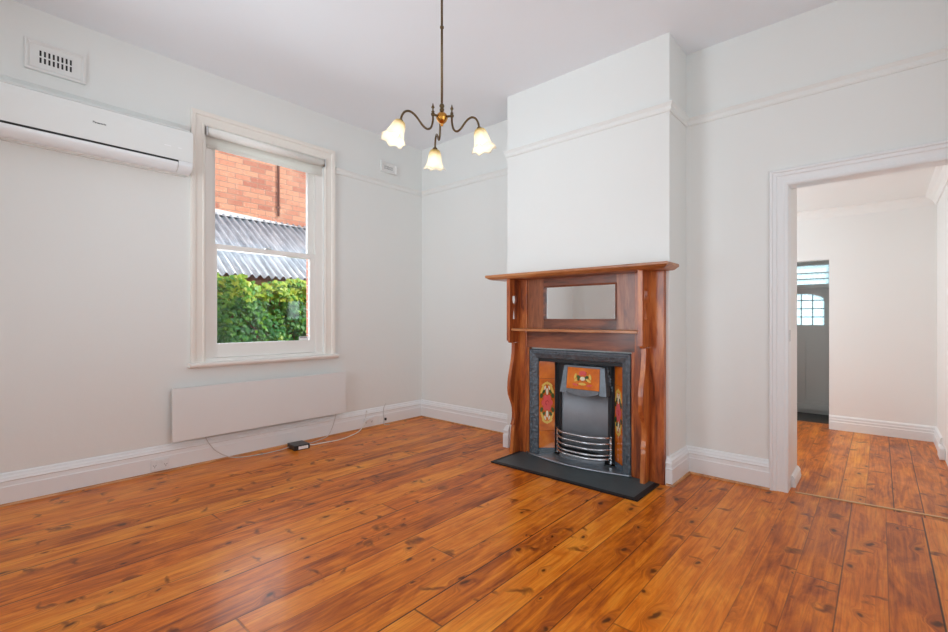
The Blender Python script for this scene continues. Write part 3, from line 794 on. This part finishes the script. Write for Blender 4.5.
# ------------------------------------------------------------------ cast iron insert
fi = thing('fireplace_insert', 'black cast iron fireplace insert with orange floral tiles', 'fireplace', (2.358, -.40, 0))
IX0, IX1, IT = 1.896, 2.820, .932
Q = -.386
FR = [(0, 0), (0, .034), (.006, .046), (.020, .046), (.026, .040), (.034, .044), (.060, .030), (.070, .026), (.078, .016), (.078, -.012), (.060, -.012)]
m = MB(); m.sweep([(IX0, -.388, .001), (IX0, -.388, IT), (IX1, -.388, IT), (IX1, -.388, .001)], [(-a, b_) for a, b_ in FR], (0, -1, 0), flip=1)
child(m, 'surround_frame', IRONE, fi)
# splayed tile cheeks
ix0, ix1, ib = 1.976, 2.740, -.300; bx0, bx1 = 2.082, 2.634
def splay(side):
    a = Vector((ix0, -.398, 0)) if side < 0 else Vector((ix1, -.398, 0)); c = Vector((bx0, ib, 0)) if side < 0 else Vector((bx1, ib, 0))
    u = (c-a).normalized(); L = (c-a).length; n = Vector((0, 0, 1)).cross(u)
    if n.y > 0: n = -n
    return a, u, n, L
def flower(m, a, u, n, cu_, cz, s=1., tall=True):
    def dab(du, dz, ru, rz, mt, rot=0):
        c = a+u*(cu_+du*s)+Vector((0, 0, cz+dz*s)); k = 12
        up_ = Vector((0, 0, 1)); e1 = u*math.cos(rot)+up_*math.sin(rot); e2 = -u*math.sin(rot)+up_*math.cos(rot)
        vs = [c+n*.0005+(e1*math.cos(2*PI*i/k)*ru+e2*math.sin(2*PI*i/k)*rz)*s for i in range(k)]
        vs += [p+n*(.0016+.0004*dabs[0]) for p in vs]; dabs[0] = (dabs[0]+1) % 7
        m._faces(vs, [tuple(range(k))[::-1], tuple(range(k, 2*k))]+[(i, (i+1) % k, k+(i+1) % k, k+i) for i in range(k)], mt)
    dabs = [0]
    if tall:
        for sg in (1, -1):
            for d_ in (-1, 1):
                dab(d_*.042, sg*.085, .010, .030, YEL, d_*sg*.5); dab(d_*.024, sg*.118, .008, .026, YEL, d_*sg*1.1)
                dab(d_*.050, sg*.045, .013, .017, GRN, d_*.4); dab(d_*.030, sg*.070, .010, .016, GRN, d_*.8)
                dab(d_*.018, sg*.096, .007, .014, CRG, d_*sg*.3)
            dab(0, sg*.072, .011, .022, CRG); dab(0, sg*.125, .007, .012, YEL)
        for t, r in ((0, 0), (0, .028), (1, .028), (2, .028), (3, .028), (4, .028), (5, .028)):
            dab(r*math.cos(t*PI/3)*1.1, r*math.sin(t*PI/3)*1.25, .019, .020, PINK)
        for t in range(5): dab(.012*math.cos(t*1.26), .014*math.sin(t*1.26), .004, .010, paint_red, t*1.26)
    else:
        for d_ in (-1, 1):
            dab(d_*.052, -.012, .024, .010, YEL, d_*-.5); dab(d_*.064, .016, .010, .024, YEL, d_*.3); dab(d_*.035, .012, .018, .012, GRN, d_*.4)
            dab(d_*.060, -.050, .026, .007, PINK, d_*.15); dab(d_*.036, -.004, .010, .016, GRN, 0)
        dab(0, -.042, .034, .010, YEL); dab(0, 0, .022, .016, CRG)
        dab(0, .044, .032, .016, PINK); dab(-.018, .034, .012, .012, PINK); dab(.018, .034, .012, .012, PINK)
        dab(0, -.004, .006, .018, GRN)
paint_red = paint('red_glaze', (.50, .03, .04), .15, 0, .1, 60, coat=.5)
for side in (-1, 1):
    a, u, n, L = splay(side); nm = 'left' if side < 0 else 'right'
    m = MB()
    for k in range(5):
        z0 = .062+k*.1525; q0 = .0015; q1 = L-.0015
        p = [a+u*q0, a+u*q1]; vs = []
        for z in (z0, z0+.1505):
            for pt in p: vs += [pt+Vector((0, 0, z)), pt-n*.010+Vector((0, 0, z))]
        m._faces(vs, [(0, 2, 6, 4), (1, 5, 7, 3), (0, 4, 5, 1), (2, 3, 7, 6), (0, 1, 3, 2), (4, 6, 7, 5)])
    tp = child(m, 'tile_panel', TILE, fi, nm+' column of orange glazed tiles')
    m = MB(); flower(m, a, u, n, L/2, .062+2.5*.1525+.015, 1.0)
    for v in m.bm.verts: v.co.z = .458+(v.co.z-.458)*1.38
    child(m, 'flower_motif', None, tp, 'pink, yellow and green floral pattern')
    m = MB(); vs = []
    for z in (.006, .0605):
        for pt in (a, a+u*L): vs += [pt+Vector((0, 0, z)), pt-n*.010+Vector((0, 0, z))]
    m._faces(vs, [(0, 2, 6, 4), (1, 5, 7, 3), (0, 4, 5, 1), (2, 3, 7, 6), (0, 1, 3, 2), (4, 6, 7, 5)])
    child(m, 'base_tile', BLUET if side > 0 else BLKT, fi)
    m = MB(); vs = []   # iron cheek behind the tiles and filler above
    for z in (.002, .87):
        for pt in (a-n*.0105, a+u*L-n*.0105): vs += [pt+Vector((0, 0, z)), pt-n*.008+Vector((0, 0, z))]
    m._faces(vs, [(0, 2, 6, 4), (1, 5, 7, 3), (0, 4, 5, 1), (2, 3, 7, 6), (0, 1, 3, 2), (4, 6, 7, 5)])
    # narrow fluted strip between the tiles and the fire
    xq = bx0 if side < 0 else bx1
    m.box(min(xq, xq-side*.036), max(xq, xq-side*.036), ib-.006, ib+.02, .03, .855)
    for f_ in (.010, .022): m.tube([(xq-side*f_, ib-.008, .05), (xq-side*f_, ib-.008, .84)], .0045, 8)
    child(m, 'cheek', IRONK, fi)
m = MB(); m.prism([(ix0-.01, -.392), (bx0, ib), (bx1, ib), (ix1+.01, -.392)], 'z', .826, .852); child(m, 'soffit', IRONK, fi)
# inner plate with arched fire opening
ox0, ox1, oz0, oz1 = 2.140, 2.576, .085, .640
hole = [(ox0, oz0), (ox1, oz0), (ox1, oz1)] + [(2.358+.218*math.cos(t), oz1+.07*math.sin(t)) for t in [PI*k/10 for k in range(1, 10)]] + [(ox0, oz1)]
m = MB(); m.prism([(bx0+.036, .002), (bx1-.036, .002), (bx1-.036, .85), (bx0+.036, .85)], 'y', ib, ib+.012, holes=[hole]); child(m, 'inner_plate', IRONK, fi)
# fireback: gently curved grey plate
m = MB(); vs = []; fs = []; nn = 16
for i in range(nn+1):
    t = -1+2*i/nn; x = 2.358+.225*t; y = -.232-.050*(t*t)
    for z in (.004, .73): vs += [(x, y-.012*(z < .1), z), (x, y+.008, z)]
for i in range(nn):
    q = 4*i; fs += [(q, q+4, q+6, q+2), (q+1, q+3, q+7, q+5), (q+2, q+6, q+7, q+3), (q, q+1, q+5, q+4)]
fs += [(0, 2, 3, 1), (4*nn, 4*nn+1, 4*nn+3, 4*nn+2)]
m._faces(vs, fs, None, True); child(m, 'fireback', FIREBACK, fi)
# hood with its tile
m = MB()
def frus(m, x0b, x1b, yb, zb, x0t, x1t, yt, zt, back, mt=None):
    vs = [(x0b, yb, zb), (x1b, yb, zb), (x1b, back, zb), (x0b, back, zb), (x0t, yt, zt), (x1t, yt, zt), (x1t, back, zt), (x0t, back, zt)]
    m._faces(vs, [(3, 2, 1, 0), (4, 5, 6, 7), (0, 1, 5, 4), (1, 2, 6, 5), (2, 3, 7, 6), (3, 0, 4, 7)], mt)
frus(m, 2.196, 2.578, -.372, .598, 2.228, 2.548, -.352, .795, ib-.0005)
frus(m, 2.176, 2.238, -.380, .575, 2.205, 2.232, -.356, .800, ib-.0005); frus(m, 2.536, 2.600, -.380, .575, 2.544, 2.572, -.356, .800, ib-.0005)
val = [(2.238, .598), (2.250, .583), (2.285, .574), (2.330, .562), (2.388, .560), (2.446, .562), (2.49, .574), (2.525, .583), (2.536, .598), (2.536, .612), (2.238, .612)]
m.prism(val, 'y', -.386, -.310)
m.box(2.215, 2.560, -.366, -.301, .7955, .806)
hd = child(m, 'hood', IRON, fi)
m = MB()
frus(m, 2.238, 2.536, -.3785, .6125, 2.242, 2.532, -.3590, .790, -.350)
ht_ = child(m, 'hood_tile', TILE, hd, 'small orange tile with flowers')
m = MB(); a0 = Vector((2.238, -.3785, .6125)); 
flower(m, Vector((2.2385, -.371, 0)), Vector((1, 0, 0)), Vector((0, -1, .10)).normalized()*1.0, .148, .702, 1.05, False)
# lean the motif with the tile face
for v in m.bm.verts: v.co.y += (v.co.z-.702)*.108 + .0005
child(m, 'flower_motif', None, ht_, 'pink, cream and green floral pattern')
for sg in (-1, 1):
    m = MB()
    for k in range(9):
        z = .62+.022*k; x = 2.387+sg*(.228-.006*k)+.006*math.sin(k*1.9); r = .010 if k % 2 else .0075
        m.ball((x, ib-.004, z), r+.004, sc=(1, .7, 1), seg=8, rings=6)
    child(m, 'scroll_ornament', IRON, fi)
m = MB()
for k in range(-4, 5): m.ball((2.358+k*.026, ib-.004, .822-.0012*k*k), .010, sc=(1.6, .6, .8), seg=8, rings=6)
child(m, 'scroll_ornament', IRON, fi)
# grate bars
def bow(z, y0, yd, x0, x1, n=18):
    P = []
    for i in range(n+1):
        t = -1+2*i/n; P.append(((x0+x1)/2+(x1-x0)/2*t, y0-yd*(1-abs(t)**3.2), z))
    return P
for z in (.240, .190, .143, .098, .066):
    m = MB(); P = bow(z, ib-.010, .115, 2.112, 2.606); m.tube(P, .0105 if z < .08 or z > .2 else .009, 10)
    m.ball(P[0], .013, seg=10, rings=8); m.ball(P[-1], .013, seg=10, rings=8)
    child(m, 'grate_bar', STEEL, fi, 'bright steel bar')
for x in (2.112, 2.606):
    m = MB(); m.box(x-.007, x+.007, ib-.017, ib-.003, .03, .235); child(m, 'grate_upright', STEEL, fi)
m = MB(); vs = []; fs = []; nn = 16     # ash pan front
for i in range(nn+1):
    t = -1+2*i/nn; x = 2.358+.205*t; y = -.340-.060*(1-abs(t)**2.4)
    for z, dy in ((.014, -.012), (.060, .012)): vs += [(x, y+dy, z), (x, y+dy+.006, z)]
for i in range(nn):
    q = 4*i; fs += [(q, q+4, q+6, q+2), (q+1, q+3, q+7, q+5), (q+2, q+6, q+7, q+3), (q, q+1, q+5, q+4)]
fs += [(0, 2, 3, 1), (4*nn, 4*nn+1, 4*nn+3, 4*nn+2)]
m._faces(vs, fs, None, True); child(m, 'ash_pan_front', FIREBACK, fi)
# bowed base rim standing on the hearth
rim = [(1.885+(2.835-1.885)*k/20, -.455-.085*math.sin(PI*k/20)) for k in range(21)]
m = MB(); m.prism(rim+[(2.66, -.30), (2.06, -.30)], 'z', .0115, .0138)
m.tube([(x, y, .019) for x, y in rim], .0075, 8)
child(m, 'base_rim', RIMST, fi)

# ------------------------------------------------------------------ hearth
h_ = thing('hearth_slab', 'dark slate hearth with a black border in front of the fireplace', 'hearth', (2.42, -.62, 0))
m = MB(); m.box(1.832, 3.002, -.818, -.44, .0008, .011, bev=.001); child(m, 'slab', SLATE, h_)
m = MB(); m.prism([(1.800, -.852), (3.040, -.852), (3.040, -.45), (1.800, -.45)], 'z', .0006, .0108, holes=[[(1.8322, -.8178), (3.0018, -.8178), (3.0018, -.4502+.004), (1.8322, -.4502+.004)][:0] or [(1.8322, -.8178), (3.0018, -.8178), (3.0018, -.455), (1.8322, -.455)]])
child(m, 'border', SLATEB, h_)

# ------------------------------------------------------------------ chandelier
CX, CY, HZ = 2.493, -2.102, 2.262
ch = thing('pendant_chandelier', 'aged brass three arm pendant light hanging from the ceiling', 'chandelier', (CX, CY, HZ))
MT = lambda p: Matrix.Translation(p)
m = MB(); m.tube([(CX, CY, HZ+.05), (CX, CY, C-.05)], .0062, 12)
m.lathe([(.007, .03), (.012, .036), (.012, .044), (.008, .05), (.013, .058), (.013, .064), (.0068, .075)], 14, M=MT((CX, CY, HZ)))
m.lathe([(.0068, -.008), (.0105, -.004), (.0105, .004), (.0068, .008)], 14, M=MT((CX, CY, HZ+.477)))
child(m, 'rod', BRASS, ch)
m = MB(); m.lathe([(.055, 0), (.055, -.010), (.040, -.022), (.020, -.040), (.008, -.052)][::-1], 24, M=MT((CX, CY, C-.001))); child(m, 'ceiling_rose', BRASS, ch)
m = MB(); m.lathe([(.002, -.046), (.008, -.044), (.006, -.036), (.014, -.030), (.024, -.020), (.031, -.004), (.031, .006), (.024, .018), (.014, .026), (.009, .031)], 24, M=MT((CX, CY, HZ)))
child(m, 'hub', BRASSB, ch)
RX = .272
SZ = 2.155
bz = []
for i, (az, RE) in enumerate(((-100.7, .245), (24.4, .205), (145.5, .228))):
    kr = (RE-.056)/.182
    A = math.radians(az); d_ = Vector((math.cos(A), math.sin(A), 0))
    def pt(r, z): return Vector((CX, CY, HZ+z))+d_*r
    m = MB()
    m.tube([pt(.026, .002), pt(.052, .002)], .006, 10); m.ball(pt(.056, .002), .011)
    P = curve_pts([pt(.056+q*kr, z) for q, z in ((0, 0), (.001, -.035), (.012, -.070), (.034, -.083), (.060, -.072), (.086, -.046), (.110, -.027), (.136, -.020), (.160, -.030), (.176, -.054), (.182, -.078))], 5)
    m.tube(P, .0054, 10)
    arm = child(m, 'arm', BRASS, ch)
    m = MB(); b0 = pt(.056, .010)
    m.lathe([(.005, 0), (.009, .006), (.004, .012), (.004, .022), (.009, .028), (.005, .036), (.002, .048), (.0003, .052)], 12, M=MT(b0)); child(m, 'finial', BRASS, arm)
    tilt = math.radians((22, 13, 12)[i])
    ax = Vector((0, 0, 1)).cross(d_)       # tilts the bottom outwards
    base = pt(RE, -.080)
    RM = MT(base) @ Matrix.Rotation(-tilt, 4, ax)
    m = MB(); m.lathe([(.007, .006), (.013, 0), (.017, -.012), (.020, -.022), (.018, -.030)], 16, M=RM); child(m, 'lamp_holder', BRASS, arm)
    prof = [(.017, -.008), (.025, -.013), (.031, -.025), (.035, -.043), (.038, -.062), (.042, -.080), (.047, -.095), (.054, -.107), (.062, -.114)]
    def ruf(j, n, t, r, z):
        k = max(0, (j-4)/(n-5)); return r+.0035*k*math.cos(7*t), z-.0045*k*math.cos(7*t)+.001*math.cos(24*t)*k
    m = MB(); m.lathe(prof, 72, ruffle=ruf)
    so = m.build('lamp_shade', SHADE, ch)
    so.matrix_local = MT(base-Vector((CX, CY, HZ))) @ Matrix.Rotation(-tilt, 4, ax)
    md = so.modifiers.new('thick', 'SOLIDIFY'); md.thickness = .0016
    so['label'] = 'frosted amber bell shade with a ruffled rim'
    m = MB(); m.lathe([(.008, -.026), (.010, -.044), (.014, -.058), (.016, -.070), (.014, -.080), (.007, -.087), (.0005, -.089)], 18, M=RM); child(m, 'bulb', BULB, arm)
    bz.append(RM @ Vector((0, 0, -.130)))

# ------------------------------------------------------------------ lights
def area(name, loc, rot, sx, sy, power, col=(1, 1, 1)):
    L = bpy.data.lights.new(name, 'AREA'); L.shape = 'RECTANGLE'; L.size = sx; L.size_y = sy; L.energy = power; L.color = col
    o = bpy.data.objects.new(name, L); COL.objects.link(o); o.location = loc; o.rotation_euler = rot; return o
# fill lamps in added window openings: behind the camera, at right, in next room
for i, (a, b_) in enumerate(FW):
    aw = area('daylight_fill', ((a+b_)/2, YF-.05, 1.75), (math.radians((104, 128)[i]), 0, 0), b_-a, 2.0, (19, 2.)[i], (.80, .915, 1))
    aw.data.spread = math.radians((95, 180)[i])
area('daylight_fill', (XR+.05, -2.6, 1.45), (0, math.radians(100), 0), 1.9, 1.7, 21, (.80, .915, 1))
area('daylight_fill', (NX0-.05, 1.5, 1.4), (0, math.radians(-90), 0), 1.5, 1.2, 25, (.78, .915, 1))
area('daylight_fill', (-.60, -1.88, 1.8), (0, math.radians(-90), 0), 1.8, .9, 24, (.84, .93, 1))  # this lamp stands outside the real sash window
for p in bz:
    L = bpy.data.lights.new('bulb_light', 'POINT'); L.energy = .35; L.color = (1, .86, .68); L.shadow_soft_size = .03
    o = bpy.data.objects.new('bulb_light', L); COL.objects.link(o); o.location = p
sun = bpy.data.lights.new('sun', 'SUN'); sun.energy = 3.2; sun.angle = math.radians(2); sun.color = (1, .96, .9)
so = bpy.data.objects.new('sun', sun); COL.objects.link(so)
so.rotation_euler = Vector((-.52, -.60, -.62)).to_track_quat('-Z', 'Y').to_euler()
wd = bpy.data.worlds.new('sky'); S.world = wd; wd.use_nodes = True; nt = wd.node_tree; nt.nodes.clear()
o = nt.nodes.new('ShaderNodeOutputWorld'); bg = nt.nodes.new('ShaderNodeBackground'); sk = nt.nodes.new('ShaderNodeTexSky')
sk.sky_type = 'HOSEK_WILKIE'; sk.turbidity = 5; sk.sun_direction = (.52, .60, .62)
mx = nt.nodes.new('ShaderNodeMix'); mx.data_type = 'RGBA'; mx.inputs[0].default_value = .6; mx.inputs[7].default_value = (.9, .95, 1, 1)
nt.links.new(sk.outputs[0], mx.inputs[6]); nt.links.new(mx.outputs[2], bg.inputs[0]); bg.inputs[1].default_value = 2.3
nt.links.new(bg.outputs[0], o.inputs[0])

# ------------------------------------------------------------------ camera
cam = bpy.data.cameras.new('camera'); cam.sensor_width = 36; cam.lens = 459/948*36; cam.shift_y = 2.5/948; cam.clip_start = .05
co = bpy.data.objects.new('camera', cam); COL.objects.link(co); co.location = (4.228, -3.807, 1.2)
co.rotation_euler = (math.radians(90), 0, math.radians(41.5)); S.camera = co
S.view_settings.view_transform = 'Standard'; S.view_settings.look = 'None'; S.view_settings.gamma = 1
S.view_settings.use_curve_mapping = False; S.view_settings.exposure = .08
S.cycles.use_denoising = True; S.cycles.max_bounces = 10; S.cycles.diffuse_bounces = 6; S.cycles.transparent_max_bounces = 16
S.cycles.sample_clamp_indirect = 6; S.cycles.caustics_reflective = False; S.cycles.caustics_refractive = False
